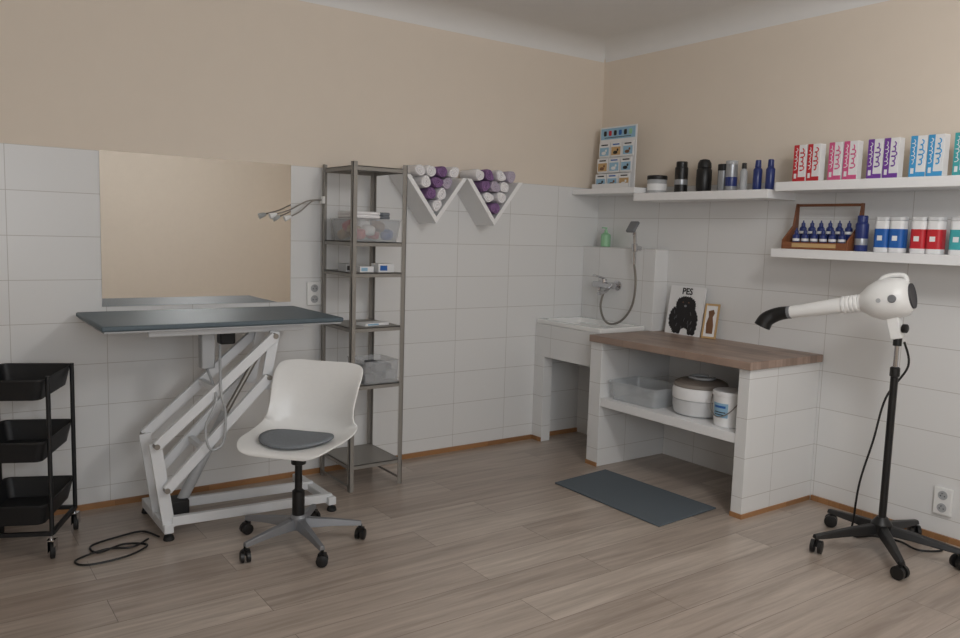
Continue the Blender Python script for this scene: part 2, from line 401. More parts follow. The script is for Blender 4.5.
# rack on shelf D
SD=1.3455
t=thing('wooden_bottle_rack','reddish wooden display rack with handle for small bottles','display rack',(-.15,-1.79,SD))
B().use('rackwood').box(-.07,.06,-.172,.172,0,.010).box(-.07,-.063,-.172,.172,.010,.036).obj('tray',t,bevel=.001)
B().use('rackwood').box(.0,.05,-.158,.158,.0125,.05).obj('step_block',t,bevel=.001)
for a_,c_ in ((-.181,-.173),(.173,.181)): B().use('rackwood').poly([(-.07,a_,0),(.06,a_,0),(.06,a_,.235),(.038,a_,.235),(.015,a_,.12),(-.07,a_,.045)],(0,c_-a_,0)).obj('side_board',t,bevel=.001)
B().use('rackwood').box(.042,.056,-.172,.172,.220,.234).obj('handle_bar',t,bevel=.002)
B().use('gold').box(-.0715,-.07,-.12,.12,.010,.030).obj('brass_plate',t)
db=thing('dropper_bottle','small dark blue dropper bottle with pointed cap','bottle',(-.178,-1.665,SD+.0115),group='dropper bottles in the rack')
B().use('blue').lathe([(.016,0),(.018,.003),(.018,.058),(.009,.069)]).obj('bottle_body',db)
B().use('blue').lathe([(.010,.069),(.010,.083),(.004,.088),(.003,.098)]).obj('cap',db)
B().use('paper').lathe([(.0182,.030),(.0184,.0305),(.0184,.042),(.0182,.043)]).obj('label_band',db)
for i in range(1,6): dup(db,(-.178,-1.665-i*.05,SD+.0115))
for i in range(6): dup(db,(-.125,-1.667-i*.05,SD+.0505))
bottle('shampoo_bottle','tall dark blue bottle with pale label and cap',-2.01,-.17,SD,None,[('bottle_body','blue',[(.028,0),(.03,.004),(.03,.13),(.024,.14)]),('cap','blue',[(.024,.14),(.024,.168),(.02,.172)]),('label_band','silver',[(.0303,.03),(.0306,.031),(.0306,.06),(.0303,.061)])])
def tin(y,mk,nm):
    t=thing('product_canister','white canister with %s printed panel'%nm,'canister',(-.15,y,SD),group='canisters on the lower shelf')
    loopsb=B().use('paper'); loops(loopsb,[rrect(.03,.032,.02,0),rrect(.032,.034,.02,.004),rrect(.032,.034,.02,.145),rrect(.03,.032,.02,.148)]); loopsb.obj('canister_body',t)
    lb=B().use('offw'); loops(lb,[rrect(.0325,.0345,.02,.149),rrect(.0325,.0345,.02,.164),rrect(.03,.032,.02,.166)]); lb.obj('lid',t)
    b=B().use(mk); loops(b,[rrect(.0326,.0346,.02,.022),rrect(.0326,.0346,.02,.11)]); b.obj('printed_band',t)
    B().use('paper').box(-.0334,-.0326,-.012,.012,.055,.078).obj('printed_patch',t)
for y,mk,nm in ((-2.105,'blue2','blue'),(-2.176,'blue2','blue'),(-2.275,'red','red'),(-2.346,'red','red'),(-2.445,'teal','teal'),(-2.518,'teal','teal')): tin(y,mk,nm)

# ------------------------------------------------------------------ shower
t=thing('shower_mixer','chrome wall mixer tap mounted above the wash tub','shower mixer',(-.121,-.27,1.06))
B().use('chrome').lathe([(.033,0),(.033,.006),(.02,.012),(.014,.014),(.014,.05)],(0,.075,0),(-1,0,0)).obj('wall_flange',t)
B().use('chrome').lathe([(.033,0),(.033,.006),(.02,.012),(.014,.014),(.014,.05)],(0,-.075,0),(-1,0,0)).obj('wall_flange',t)
B().use('chrome').cyl((-.055,.095,0),(-.055,-.095,0),.021).cyl((-.055,0,0),(-.055,0,.04),.019).cyl((-.055,.04,-.01),(-.055,.04,-.045),.011).obj('mixer_body',t,bevel=.003)
B().use('chrome').bar((-.055,0,.045),(-.15,0,.065),.022,.012).obj('lever_handle',t,bevel=.003)
B().use('chrome').tube([(-.055,-.05,-.015),(-.1,-.06,-.04),(-.17,-.07,-.05)],.011).obj('spout',t)
t=thing('hand_shower','chrome hand shower on wall bracket with flexible hose','hand shower',(-.121,-.53,1.29))
B().use('chrome').cyl((0,0,.02),(-.05,0,.03),.014).cyl((-.05,0,.0),(-.055,0,.05),.018).obj('bracket',t,bevel=.002)
B().use('chrome').tube([(-.05,0,-.08),(-.055,0,.02),(-.06,0,.1),(-.075,.0,.15)],lambda q:.011+.003*q).obj('handle',t)
b=B().use('grey').box(-.12,-.04,-.035,.035,.145,.165,R=RY(math.radians(-55)))
b.obj('spray_head',t,bevel=.006)
B().use('steel').tube([(-.05,0,-.08),(-.05,-.02,-.2),(-.06,-.01,-.34),(-.08,.05,-.44),(-.1,.13,-.475),(-.09,.21,-.45),(-.075,.26,-.37),(-.055,.26,-.285)],.0075,n=8,smooth=10).obj('hose',t)
t=thing('soap_dispenser','small pale green soap bottle standing on the tiled ledge','soap bottle',(-.07,-.16,1.3115))
B().use('green').lathe([(.03,0),(.033,.004),(.033,.08),(.015,.095)]).obj('bottle_body',t)
B().use('green').lathe([(.012,.095),(.012,.11),(.005,.112),(.005,.125)]).box(-.035,.006,-.006,.006,.122,.13).obj('pump',t)

# ------------------------------------------------------------------ things on bench
t=thing('dog_picture','white poster card with black dog and heading leaning on wall','picture',(-.075,-.865,WT),rot=(0,math.radians(8),0))
B().use('paper').box(-.004,.004,-.135,.135,0,.30).obj('card',t)
# shaggy dog standing facing the viewer: broad coat, legs, big rounded head with drop ears
base=[(-.088,.006),(-.04,.004),(-.034,.035),(-.01,.045),(.012,.035),(.02,.004),(.07,.006),(.082,.03),(.104,.05),(.112,.10),(.10,.145),(.078,.168),(.07,.16),(.072,.19),(.06,.218),(.03,.232),(0,.236),(-.032,.232),(-.060,.218),(-.074,.19),(-.072,.16),(-.082,.15),(-.098,.115),(-.1,.06)]
P2=[]; cyy=sum(p[0] for p in base)/len(base); czz=.12
for i,(y,z) in enumerate(base):
    y2,z2=base[(i+1)%len(base)]
    for k in range(4):
        q=k/4; yy=y+(y2-y)*q; zz=z+(z2-z)*q; s_=1.0+(.04 if k%2 else -.02)+random.uniform(-.014,.014)
        P2.append((cyy+(yy-cyy)*s_*1.04,max(.003,czz+(zz-czz)*s_)))
B().use('dogblack').poly([(-.0055,y,z) for y,z in P2],(.0012,0,0)).obj('dog_print',t)
for y,z,k,r_ in ((-.022,.20,'brown',.005),(.022,.20,'brown',.005),(0,.178,'grey',.010)): B().use(k).ellipsoid((-.006,y,z),.001,r_,r_*.8,n=8,m=6).obj('dog_print_detail',t)
for i in range(12):
    y=-.07+.15*random.random(); z=.03+.11*random.random()
    B().use('grey').bar((-.0058,y,z),(-.0058,y+random.uniform(-.008,.008),z+.02),.0008,.0018,up=(0,1,0)).obj('fur_highlight',t)
def text(s,parent,loc_,size,mk,rot,name='lettering'):
    cu=bpy.data.curves.new(name,'FONT'); cu.body=s; cu.size=size; cu.extrude=.0004; cu.offset=.0012; cu.align_x='CENTER'; cu.resolution_u=3
    o=bpy.data.objects.new(name,cu); COL.objects.link(o)
    dg=bpy.context.evaluated_depsgraph_get(); me=bpy.data.meshes.new_from_object(o.evaluated_get(dg))
    bpy.data.objects.remove(o); o=bpy.data.objects.new(name,me); COL.objects.link(o)
    me.materials.clear(); me.materials.append(M[mk]); o.parent=parent; o.location=loc_; o.rotation_euler=rot; return o
RXm=(math.pi/2,0,-math.pi/2)
text('PES',t,(-.006,0,.250),.055,'ink',RXm)
t=thing('picture_frame','small wooden framed picture of a brown dog','picture frame',(-.07,-1.06,WT),rot=(0,math.radians(12),math.radians(14)))
w=.045
B().use('gold').box(-.006,.006,-w,-w+.01,0,.21).box(-.006,.006,w-.01,w,0,.21).box(-.006,.006,-w+.01,w-.01,0,.012).box(-.006,.006,-w+.01,w-.01,.198,.21).obj('frame',t,bevel=.001)
B().use('paper').box(-.001,.003,-.035,.035,.012,.198).obj('print_sheet',t)
B().use('brown').poly([(-.0016,y,z) for y,z in [(-.02,.03),(.02,.03),(.025,.09),(.015,.13),(.02,.165),(-.01,.175),(-.02,.155),(-.01,.13),(-.02,.08)]],(.0006,0,0)).obj('print',t)

# tray, pot, bucket on bench shelf
t=thing('plastic_storage_box','clear low plastic storage box on the open shelf','storage box',(-.43,-.925,.421),rz=math.radians(2))
b=B().use('clear'); loops(b,[rrect(.12,.165,.03,0),rrect(.135,.18,.03,.10),rrect(.145,.19,.03,.105),rrect(.145,.19,.03,.112),rrect(.132,.177,.03,.112),rrect(.117,.162,.03,.004)]); b.obj('box_body',t)
t=thing('round_appliance','squat pale grey-white round appliance with grey-brown lid','appliance',(-.39,-1.285,.421))
B().use('offw').lathe([(.125,0),(.14,.01),(.149,.05),(.149,.085)]).obj('pot_body',t)
B().use('lgrey').lathe([(.1495,.0855),(.1505,.086),(.1505,.091),(.1495,.0915)]).obj('seam_band',t)
B().use('white').lathe([(.151,.092),(.153,.14),(.147,.155)]).obj('pot_rim',t)
B().use('taupe').lathe([(.145,.156),(.148,.160),(.142,.176),(.12,.188),(.06,.194),(.001,.195)]).obj('lid',t)
B().use('lgrey').tube([(.05,-.05,.20),(-.02,-.07,.203),(-.06,-.02,.203),(-.04,.05,.203),(.03,.05,.203),(.06,.0,.203)],.008).obj('coiled_hose',t)
t=thing('plastic_bucket','white plastic bucket with printed label, lid and wire handle','bucket',(-.475,-1.545,.421))
B().use('white').lathe([(.074,0),(.077,.003),(.085,.155),(.085,.16)]).obj('bucket_body',t)
B().use('white').lathe([(.089,.16),(.090,.163),(.090,.18),(.085,.184),(.06,.18)]).obj('lid',t)
B().use('steel').tube([(-.03,.089,.15),(-.080,.058,.085),(-.096,0,.055),(-.080,-.058,.085),(-.03,-.089,.15)],.003).obj('wire_handle',t)
def band(z0,z1,ang,dr,mk,name):
    b=B().use(mk); R0=[];n=10
    for zz in (z0,z1):
        rr=.0772+dr+zz*.052; R0.append([b.bm.verts.new((rr*math.cos(math.pi+(i/n-.5)*ang),rr*math.sin(math.pi+(i/n-.5)*ang),zz)) for i in range(n+1)])
    b._fin([b.bm.faces.new((R0[0][i],R0[0][i+1],R0[1][i+1],R0[1][i])) for i in range(n)]); b.obj(name,t)
band(.05,.125,1.1,.001,'sky','bucket_label'); band(.10,.112,.8,.0016,'blue2','label_print'); band(.075,.08,.8,.0016,'ink','label_print'); band(.062,.067,.8,.0016,'ink','label_print')

# ------------------------------------------------------------------ sockets
def socket(loc_,rz,label):
    t=thing('wall_socket',label,'wall socket',loc_,rz=rz)
    B().use('whitegloss').box(-.041,.041,-.016,-.0005,-.065,.065).obj('plate',t,bevel=.004)
    for z in (-.03,.03):
        B().use('lgrey').lathe([(.021,0),(.021,.003),(.018,.0032),(.017,.001)],(0,-.016,z),(0,-1,0)).obj('socket_insert',t)
        B().use('chrome').cyl((0,-.017,z+.01),(0,-.027,z+.01),.0025,n=8).obj('earth_pin',t)
        for x in (-.009,.009): B().use('ink').lathe([(.0028,0),(.0028,.001)],(x,-.0195,z-.003),(0,-1,0),n=8).obj('pin_hole',t)
socket((-2.12,0,1.02),0,'white double wall socket on tiles beside the mirror')
socket((0,-2.42,.19),-math.pi/2,'white double wall socket low on the tiled wall')

# ------------------------------------------------------------------ mirror
b=B().use('mirror').box(-.468,.468,-.005,.0,-.365,.365)
tag(b.obj('wall_mirror'),'large frameless rectangular mirror above the grooming table','mirror',loc=(-2.722,-.001,1.343))

# ------------------------------------------------------------------ V shelves with towels
VZ=1.425
def vshelf(cx):
    t=thing('corner_v_shelf','white v-shaped wall shelf filled with rolled towels','shelf',(cx,-.001,VZ),group='v-shaped towel shelves')
    w,h,th,d=.207,.268,.022,.2
    for sgn in (-1,1):
        P=[(0,0,0),(sgn*w,0,h),(sgn*(w-th*1.4),0,h+.0),(0,0,th*1.75)]
        b=B().use('white').poly(P,(0,-d,0)); b.obj('shelf_panel',t,bevel=.001)
vshelf(-1.457); vshelf(-1.0425)
def towelroll(name='rolled_towel',mk='towelw',R=.0345,L=.18,seed=0):
    """solid soft roll with a coiled end"""
    b=B().use(mk); n=28
    stations=[(.02,-L/2+.012),(.22,-L/2-.004),(.36,-L/2+.010),(.52,-L/2-.003),(.68,-L/2+.011),(.84,-L/2+.0),(.97,-L/2+.010),(1.0,-L/2+.03),(1.0,-L/6),(1.0,L/6),(1.0,L/2-.03),(.95,L/2-.01),(.75,L/2),(.02,L/2)]
    rs=[]
    for q,y in stations:
        ring=[]
        for i in range(n):
            a=2*math.pi*i/n
            rr=R*q*(1+(.08*math.sin(2*a+seed)+.05*math.sin(3*a+2*seed)+(.09*((a/(2*math.pi))-.5)))*min(1,q*1.3))
            v=Vector((rr*math.cos(a),y,rr*math.sin(a)))
            v+=noise.noise_vector(Vector((v.x*30,v.y*22+seed*9,v.z*30)))*.006
            ring.append(b.bm.verts.new(v))
        rs.append(ring)
    b.skin(rs); o=b.obj(name,sm=180)
    m=o.modifiers.new('sub','SUBSURF'); m.levels=1; m.render_levels=2
    return o
protos={}
for k,nm in (('towelw','white'),('towelp','mauve'),('towell','grey lilac')):
    for v in range(3):
        o=towelroll(mk=k,seed=v*1.7+len(nm)); tag(o,'%s terry towel rolled up on the v-shaped shelf'%nm,'towel',group='rolled towels on the v-shaped shelves'); protos[(k,v)]=[o,False]
def place(k,loc_,rz,ry,sc=1):
    key=(k,random.randint(0,2)); o,used=protos[key]
    if used: c=o.copy(); COL.objects.link(c)
    else: c=o; protos[key][1]=True
    c.location=loc_; c.rotation_euler=(0,ry,rz); c.scale=(sc,1,sc)
for cx,cols in ((-1.457,'wpwwplwwpw'),(-1.0425,'pwwplwwpwl')):
    ii=0
    for row,(nn,z,dx) in enumerate(((1,.104,0),(2,.168,.077),(3,.232,.077),(4,.296,.077))):
        for j in range(nn):
            x=cx+(j-(nn-1)/2)*dx
            k={'w':'towelw','p':'towelp','l':'towell'}[cols[ii%10]]; ii+=1
            place(k,(x,-.112+random.uniform(-.018,.008),VZ+z+random.uniform(-.001,.001)),random.uniform(-.02,.02),random.uniform(0,6.28),1.0)
for pr in protos.values():
    if not pr[1]: bpy.data.objects.remove(pr[0])

# ------------------------------------------------------------------ shelving rack
RX0,RX1,RY0,RY1=-2.09,-1.775,-.41,-.045
t=thing('metal_shelving_unit','tall narrow grey metal shelving unit with open shelves','shelving unit',(RX0,RY0,0))
W_,D_=RX1-RX0,RY1-RY0
for x,y,sx,sy in ((0,0,1,1),(W_,0,-1,1),(0,D_,1,-1),(W_,D_,-1,-1)):
    b=B().use('rack'); b.box(*sorted((x,x+sx*.025)),*sorted((y,y+sy*.003)),.0,1.72); b.box(*sorted((x,x+sx*.003)),*sorted((y,y+sy*.025)),0,1.72); b.obj('post',t)
levels=[.14,.565,.87,1.155,1.315,1.70]
for z in levels:
    b=B().use('rack').box(.004,W_-.004,.004,D_-.004,z-.004,z)
    b.box(.004,W_-.004,.004,.007,z-.022,z).box(.004,W_-.004,D_-.007,D_-.004,z-.022,z).box(.004,.007,.004,D_-.004,z-.022,z).box(W_-.007,W_-.004,.004,D_-.004,z-.022,z)
    b.obj('shelf_tray',t)
for x in (0.0015,W_-.0015):
    B().use('rack').bar((x,.012,.03),(x,D_-.012,.03),.012,.003,up=(1,0,0)).obj('foot_rail',t)
def rk(z): return levels[z]+.0005
cxr,cyr=(RX0+RX1)/2,(RY0+RY1)/2
t=thing('storage_box','clear plastic storage box packed with small coloured items','storage box',(cxr+.0,cyr-.02,rk(4)))
b=B().use('glassy'); loops(b,[rrect(.125,.13,.02,0),rrect(.14,.145,.02,.11),rrect(.145,.15,.02,.113),rrect(.145,.15,.02,.118),rrect(.137,.142,.02,.118),rrect(.122,.127,.02,.004)]); b.obj('box_body',t)
for i in range(16):
    k=['red','paper','brown','blue2','gold','paper','red','lgrey'][i%8]
    o=B().use(k).ellipsoid((0,0,0),.034,.032,.026,sq=.6).obj('packed_item',t); o.location=(-.082+.055*(i%4),-.085+.057*(i//4),.038+.022*((i*7)%3)); o.rotation_euler=(random.uniform(-.5,.5),random.uniform(-.5,.5),random.uniform(0,3))
def foldtowel(x,y,z,w,d,mk,label,n=3):
    t=B().use(mk)
    for i in range(n): 
        loops(t,[rrect(w/2-.004,d/2-.004,.02,i*.018+.001),rrect(w/2,d/2,.02,i*.018+.005),rrect(w/2,d/2,.02,i*.018+.014),rrect(w/2-.004,d/2-.004,.02,i*.018+.0188)])
    tag(t.obj('folded_towel',sm=60),label,'towel',loc=(x,y,z),rz=random.uniform(-.1,.1))
foldtowel(cxr-.045,cyr-.03,rk(4)+.119,.16,.22,'towelw','white folded towel lying on the storage box',2)
foldtowel(cxr+.08,cyr,rk(4)+.119,.06,.18,'felt','grey folded cloth lying on the storage box',2)
def carton2(x,y,z,sx,sy,sz,k1,k2,label,rz=0):
    t=thing('small_box',label,'box',(x,y,z),rz=rz)
    B().use(k1).box(-sx/2,sx/2,-sy/2,sy/2,0,sz).obj('box_body',t,bevel=.001)
    B().use(k2).box(-sx/2*.8,sx/2*.1,-sy/2-.0006,-sy/2,sz*.2,sz*.8).obj('printed_panel',t)
carton2(cxr+.07,cyr-.09,rk(3),.10,.07,.045,'paper','blue2','small white carton with blue print on metal shelf',.1)
carton2(cxr-.035,cyr-.05,rk(3),.08,.12,.03,'paper','sky','flat white carton lying on metal shelf')
carton2(cxr-.11,cyr-.02,rk(3),.05,.1,.04,'lgrey','ink','small grey carton lying on metal shelf')
carton2(cxr+.02,cyr-.08,rk(2),.16,.08,.015,'paper','sky','thin flat white packet lying on metal shelf',.2)
t=thing('storage_basket','boxy translucent grey storage basket with small packed items','storage basket',(cxr+.03,cyr-.07,rk(1)))
b=B().use('glassy'); loops(b,[rrect(.098,.10,.01,0),rrect(.102,.105,.01,.12),rrect(.106,.11,.01,.123),rrect(.100,.103,.01,.123),rrect(.095,.098,.01,.004)]); b.obj('basket_body',t)
for i in range(12):
    k=['dgrey','grey','lgrey','dgrey','lgrey','dgrey','grey','dgrey','lgrey'][i%9]
    o=B().use(k).box(-.03,.03,-.022,.022,-.022,.022).obj('packed_box',t,bevel=.004); o.location=(-.062+.062*(i%3),-.068+.046*(i//3),.030+.012*((i*5)%3)+(.03 if i%2 else 0)); 

# gooseneck lamp clamped to rack
t=thing('gooseneck_lamp','white two-head flexible gooseneck clip lamp clamped to the shelving unit','lamp',(RX0-.0035,RY1-.02,1.53))
B().use('whitegloss').box(-.012,.004,-.015,.015,-.02,.02).obj('clamp',t,bevel=.003)
for ex,ez in ((-.22,-.095),(-.31,-.085)):
    B().use('steel').tube([(-.01,0,0),(ex*.3,0,ez*.06-.005),(ex*.62,-.01,ez*.7),(ex*.88,-.02,ez)],.0035).obj('gooseneck',t)
    B().use('whitegloss').lathe([(.007,0),(.011,.01),(.016,.036),(.015,.039)],(ex*.87,-.02,ez),(-1,0,-.35)).obj('lamp_head',t)

# ------------------------------------------------------------------ grooming table
t=thing('grooming_table','hydraulic grooming table with dark top and white lift frame','table',(-2.76,-.345,0))
B().use('tabletop').box(-.55,.51,-.31,.30,.938,.960).obj('table_top',t,bevel=.007,seg=3)
B().use('lgrey').box(-.54,.50,-.30,.29,.929,.9375).obj('top_edge_trim',t,bevel=.002)
for y in (-.2,.2): B().use('lift').box(-.35,.35,y-.015,y+.015,.896,.928).obj('top_frame_rail',t,bevel=.003)
for x in (-.3,.3): B().use('lift').box(x-.015,x+.015,-.184,.184,.899,.928).obj('top_frame_rail',t,bevel=.003)
for y in (-.23,.0): B().use('lift').bar((-.27,y,.08),(.49,y,.058),.03,.042).obj('base_rail',t,bevel=.003)
B().use('lift').box(-.305,-.265,-.25,.17,.03,.072).obj('base_rail',t,bevel=.003)
B().use('lift').box(.46,.50,-.27,.19,.03,.068).obj('base_rail',t,bevel=.003)
for x,y in ((-.285,-.24),(-.285,.16),(.48,-.26),(.48,.18)):
    B().use('rubber').lathe([(.022,0),(.024,.004),(.02,.02),(.008,.022),(.008,.035)],(x,y,0)).obj('foot',t)
for y in (-.23,-.05):
    B().use('lift').bar((-.28,y,.05),(-.335,y,.44),.012,.052,up=(1,0,0)).obj('lower_bracket',t,bevel=.002)
    B().use('lift').bar((.20,y,.90),(.15,y,.63),.012,.048,up=(1,0,0)).obj('upper_bracket',t,bevel=.002)
for y in (-.255,-.025):
    B().use('lift').bar((-.335,y,.43),(.19,y,.88),.025,.044).obj('lift_arm',t,bevel=.003)
    B().use('lift').bar((-.295,y,.23),(.16,y,.69),.025,.044).obj('lift_arm',t,bevel=.003)
    for x,z in ((-.335,.43),(.19,.88),(-.295,.23),(.16,.69)): B().use('steel').lathe([(.012,-.018),(.012,.018)],(x,y,z),(0,1,0),n=14).obj('pivot_bolt',t)
B().use('lift').bar((-.08,-.24,.655),(-.08,-.04,.655),.026,.026).obj('cross_bar',t,bevel=.002)
B().use('lift').bar((-.13,-.24,.39),(-.13,-.04,.39),.026,.026).obj('cross_bar',t,bevel=.002)
B().use('lgrey').cyl((-.21,-.14,.12),(0,-.14,.52),.024).obj('actuator_cylinder',t)
B().use('steel').cyl((0,-.14,.52),(.14,-.14,.76),.012).obj('actuator_rod',t)
B().use('ink').box(-.26,-.18,-.19,-.09,.085,.15).obj('actuator_motor',t,bevel=.006)
B().use('lgrey').box(-.11,-.05,-.15,-.09,.73,.927).obj('control_box',t,bevel=.006)
B().use('ink').box(-.01,.06,-.1,-.04,.83,.927).obj('control_box',t,bevel=.006)
B().use('lgrey').tube([(-.08,-.12,.73),(-.09,-.29,.62),(-.14,-.30,.5),(-.12,-.30,.40),(-.06,-.29,.42),(-.05,-.29,.55),(-.07,-.29,.66),(-.02,-.12,.83)],.006).obj('power_lead',t)
b=B().use('black').tube([(.0,0,.005),(-.08,-.06,.005),(-.18,-.03,.005),(-.30,-.09,.005),(-.27,-.16,.005),(-.12,-.15,.005),(-.02,-.07,.005),(-.10,-.01,.005),(-.21,-.05,.005),(-.22,.04,.005),(-.10,.09,.005),(.0,.10,.005),(.045,.0,.005)],.0045,n=8,smooth=10)
tag(b.obj('power_cable'),'black power cable loosely coiled on the floor','cable',loc=(-3.12,-.54,.001))

# ------------------------------------------------------------------ swivel chair
CH=math.radians(222)-math.pi/2
t=thing('swivel_chair','white moulded swivel chair with grey felt seat pad','chair',(-2.59,-.92,0),rz=CH)
prof=[(.200,.440),(.190,.456),(.12,.466),(0,.460),(-.10,.458),(-.155,.470),(-.19,.515),(-.206,.58),(-.221,.65),(-.239,.708),(-.254,.745),(-.263,.764),(-.267,.773)]
wid=[.12,.175,.212,.225,.226,.216,.204,.200,.205,.210,.202,.172,.115]
cup=[.0,.008,.018,.030,.046,.066,.078,.074,.058,.040,.024,.012,.004]
def cr(A,u):
    n=len(A)-1; x=u*n; i=min(int(x),n-1); f=x-i
    def g(k): return A[max(0,min(n,k))]
    p0,p1,p2,p3=g(i-1),g(i),g(i+1),g(i+2)
    def c(a,b_,c_,d): return .5*(2*b_+(c_-a)*f+(2*a-5*b_+4*c_-d)*f*f+(3*b_-a-3*c_+d)*f**3)
    if isinstance(p1,tuple): return tuple(c(*q) for q in zip(p0,p1,p2,p3))
    return c(p0,p1,p2,p3)
def shellpt(u,s):
    y,z=cr(prof,u); y2,z2=cr(prof,min(1,u+.01)); y1,z1=cr(prof,max(0,u-.01))
    T=Vector((0,y2-y1,z2-z1)).normalized(); N=Vector((0,T.z,-T.y))
    if N.z<0 and abs(N.z)>abs(N.y): N=-N
    if N.y<0 and abs(N.y)>abs(N.z): N=-N
    return Vector((s*cr(wid,u),y,z))+N*cr(cup,u)*abs(s)**2.2, N
b=B().use('whitegloss'); NU,NS=60,22; G=[]
for i in range(NU+1):
    G.append([b.bm.verts.new(shellpt(i/NU,-1+2*j/NS)[0]) for j in range(NS+1)])
b._fin([b.bm.faces.new((G[i][j],G[i][j+1],G[i+1][j+1],G[i+1][j])) for i in range(NU) for j in range(NS)])
o=b.obj('seat_shell',t,sm=80); m=o.modifiers.new('solid','SOLIDIFY'); m.thickness=.006; m.offset=-1
m=o.modifiers.new('bev','BEVEL'); m.width=.002; m.segments=2
b=B().use('felt'); G=[]; 
for k in range(7):
    rr=k/6; ring=[]
    for i in range(32):
        a=2*math.pi*i/32; u=.24+.118*rr*math.sin(a); s=.70*rr*math.cos(a)
        p,N=shellpt(u,s); ring.append(b.bm.verts.new(p+N*(.014+.002*(1-rr))))
    G.append(ring)
fs=[]
for A,Bq in zip(G[:-1],G[1:]):
    for i in range(32): fs.append(b.bm.faces.new((A[i],A[(i+1)%32],Bq[(i+1)%32],Bq[i])))
fs.append(b.bm.faces.new(G[0])); b._fin(fs)
bmesh.ops.remove_doubles(b.bm,verts=b.bm.verts[:],dist=.0005)
o=b.obj('seat_pad',t,sm=80); m=o.modifiers.new('solid','SOLIDIFY'); m.thickness=.010; m.offset=0
B().use('black').box(-.08,.08,-.10,.07,.430,.442).cyl((0,-.01,.36),(0,-.01,.435),.032).obj('seat_mechanism',t,bevel=.003)
B().use('black').lathe([(.025,.12),(.027,.13),(.027,.24),(.02,.245),(.016,.25),(.016,.41)],(0,-.01,0)).obj('gas_column',t)
b=B().use('chairbase').lathe([(.03,.07),(.038,.075),(.038,.125),(.03,.135)],(0,-.01,0)); b.obj('base_hub',t)
for k in range(5):
    a=math.radians(196+72*k)-CH; d=Vector((math.cos(a),math.sin(a),0)); c=Vector((0,-.01,0))
    b=B().use('chairbase'); side=d.cross(Vector((0,0,1)))
    P=[(.03,.022,.12,.075),(.15,.017,.105,.075),(.275,.012,.085,.066)]
    rs=[[b.bm.verts.new(c+d*r+side*w*sx+Vector((0,0,z))) for sx,z in ((-1,z0),(1,z0),(.7,z1),(-.7,z1))] for r,w,z1,z0 in P]
    b.skin(rs); b.obj('base_leg',t,bevel=.002)
    b=B().use('black'); q=c+d*.272; e=Vector((math.cos(a+1.1),math.sin(a+1.1),0)); sd=e.cross(Vector((0,0,1)))
    for s_ in (-1,1): b.lathe([(.018,-.009),(.0245,-.007),(.0245,.007),(.018,.009)],q+sd*s_*.013+Vector((0,0,.0255)),sd,n=18)
    b.cyl(q+Vector((0,0,.03)),q+Vector((0,0,.07)),.007,n=10).box(q.x-.014,q.x+.014,q.y-.014,q.y+.014,.035,.056)
    b.obj('caster',t)

# ------------------------------------------------------------------ trolley
t=thing('utility_trolley','black metal three-tier utility trolley on casters','trolley',(-3.565,-.335,0),rz=math.radians(-24))
def tray(z,h=.085):
    b=B().use('blackm')
    loops(b,[rrect(.125,.18,.03,z),rrect(.142,.2,.03,z+h),rrect(.146,.204,.03,z+h+.003),rrect(.146,.204,.03,z+h-.006),rrect(.14,.198,.03,z+h-.004),rrect(.123,.178,.03,z+.003)])
    b.obj('tray',t)
for z in (.15,.41,.662): tray(z)
for x,y in ((-.151,-.16),(.151,-.16),(-.151,.16),(.151,.16)):
    B().use('blackm').cyl((x,y,.10),(x,y,.757),.009,n=12).obj('upright_post',t)
for y in (-.16,.16): B().use('blackm').bar((-.151,y,.105),(.151,y,.105),.016,.016).obj('base_bar',t)
for x in (-.151,.151): B().use('blackm').bar((x,-.151,.105),(x,.151,.105),.016,.016).obj('base_bar',t)
for x in (-.151,.151):
    for y in (-.17,.15):
        B().use('rubber').lathe([(.028,-.01),(.034,-.008),(.034,.008),(.028,.01)],(x,y+.012,.0345),(.9,.3,0),n=22).obj('caster_wheel',t)
        B().use('chrome').box(x-.015,x-.012,y-.012,y+.03,.028,.08).box(x+.012,x+.015,y-.012,y+.03,.028,.08).box(x-.015,x+.015,y-.012,y+.02,.078,.083).cyl((x,y,.08),(x,y,.1),.007).obj('caster_fork',t)

# ------------------------------------------------------------------ stand dryer
DX,DY=-.39,-2.335
t=thing('stand_dryer','white pet grooming dryer with black nozzle on rolling stand','dryer',(DX,DY,0))
for ang in (153,222,290,0,72):
    a=math.radians(ang); d=Vector((math.cos(a),math.sin(a),0))
    b=B().use('black'); side=d.cross(Vector((0,0,1)))
    rs=[]
    for r,w,z1,z0 in ((.02,.026,.13,.085),(.14,.024,.115,.08),(.26,.02,.095,.07),(.325,.017,.085,.066)):
        rs.append([b.bm.verts.new(d*r+side*w*sx+Vector((0,0,z))) for sx,z in ((-1,z0),(1,z0),(.6,z1),(-.6,z1))])
    b.skin(rs); b.obj('base_leg',t,bevel=.004)
    b=B().use('black'); q=d*.31; e=Vector((math.cos(a+.8),math.sin(a+.8),0)); sd=e.cross(Vector((0,0,1)))
    for s_ in (-1,1): b.lathe([(.02,-.01),(.0295,-.008),(.0295,.008),(.02,.01)],q+sd*s_*.016+Vector((0,0,.0305)),sd,n=18)
    b.cyl(q+Vector((0,0,.03)),q+Vector((0,0,.075)),.008,n=10)
    b.obj('caster',t)
B().use('black').lathe([(.04,.08),(.045,.085),(.045,.13),(.03,.15),(.022,.16)]).obj('base_hub',t)
B().use('black').lathe([(.016,.13),(.016,.80),(.021,.805),(.021,.84),(.016,.845)]).obj('pole',t)
B().use('chrome').lathe([(.010,.84),(.010,.96)]).obj('inner_pole',t)
B().use('black').lathe([(.018,.94),(.018,.985)]).obj('tilt_joint',t)
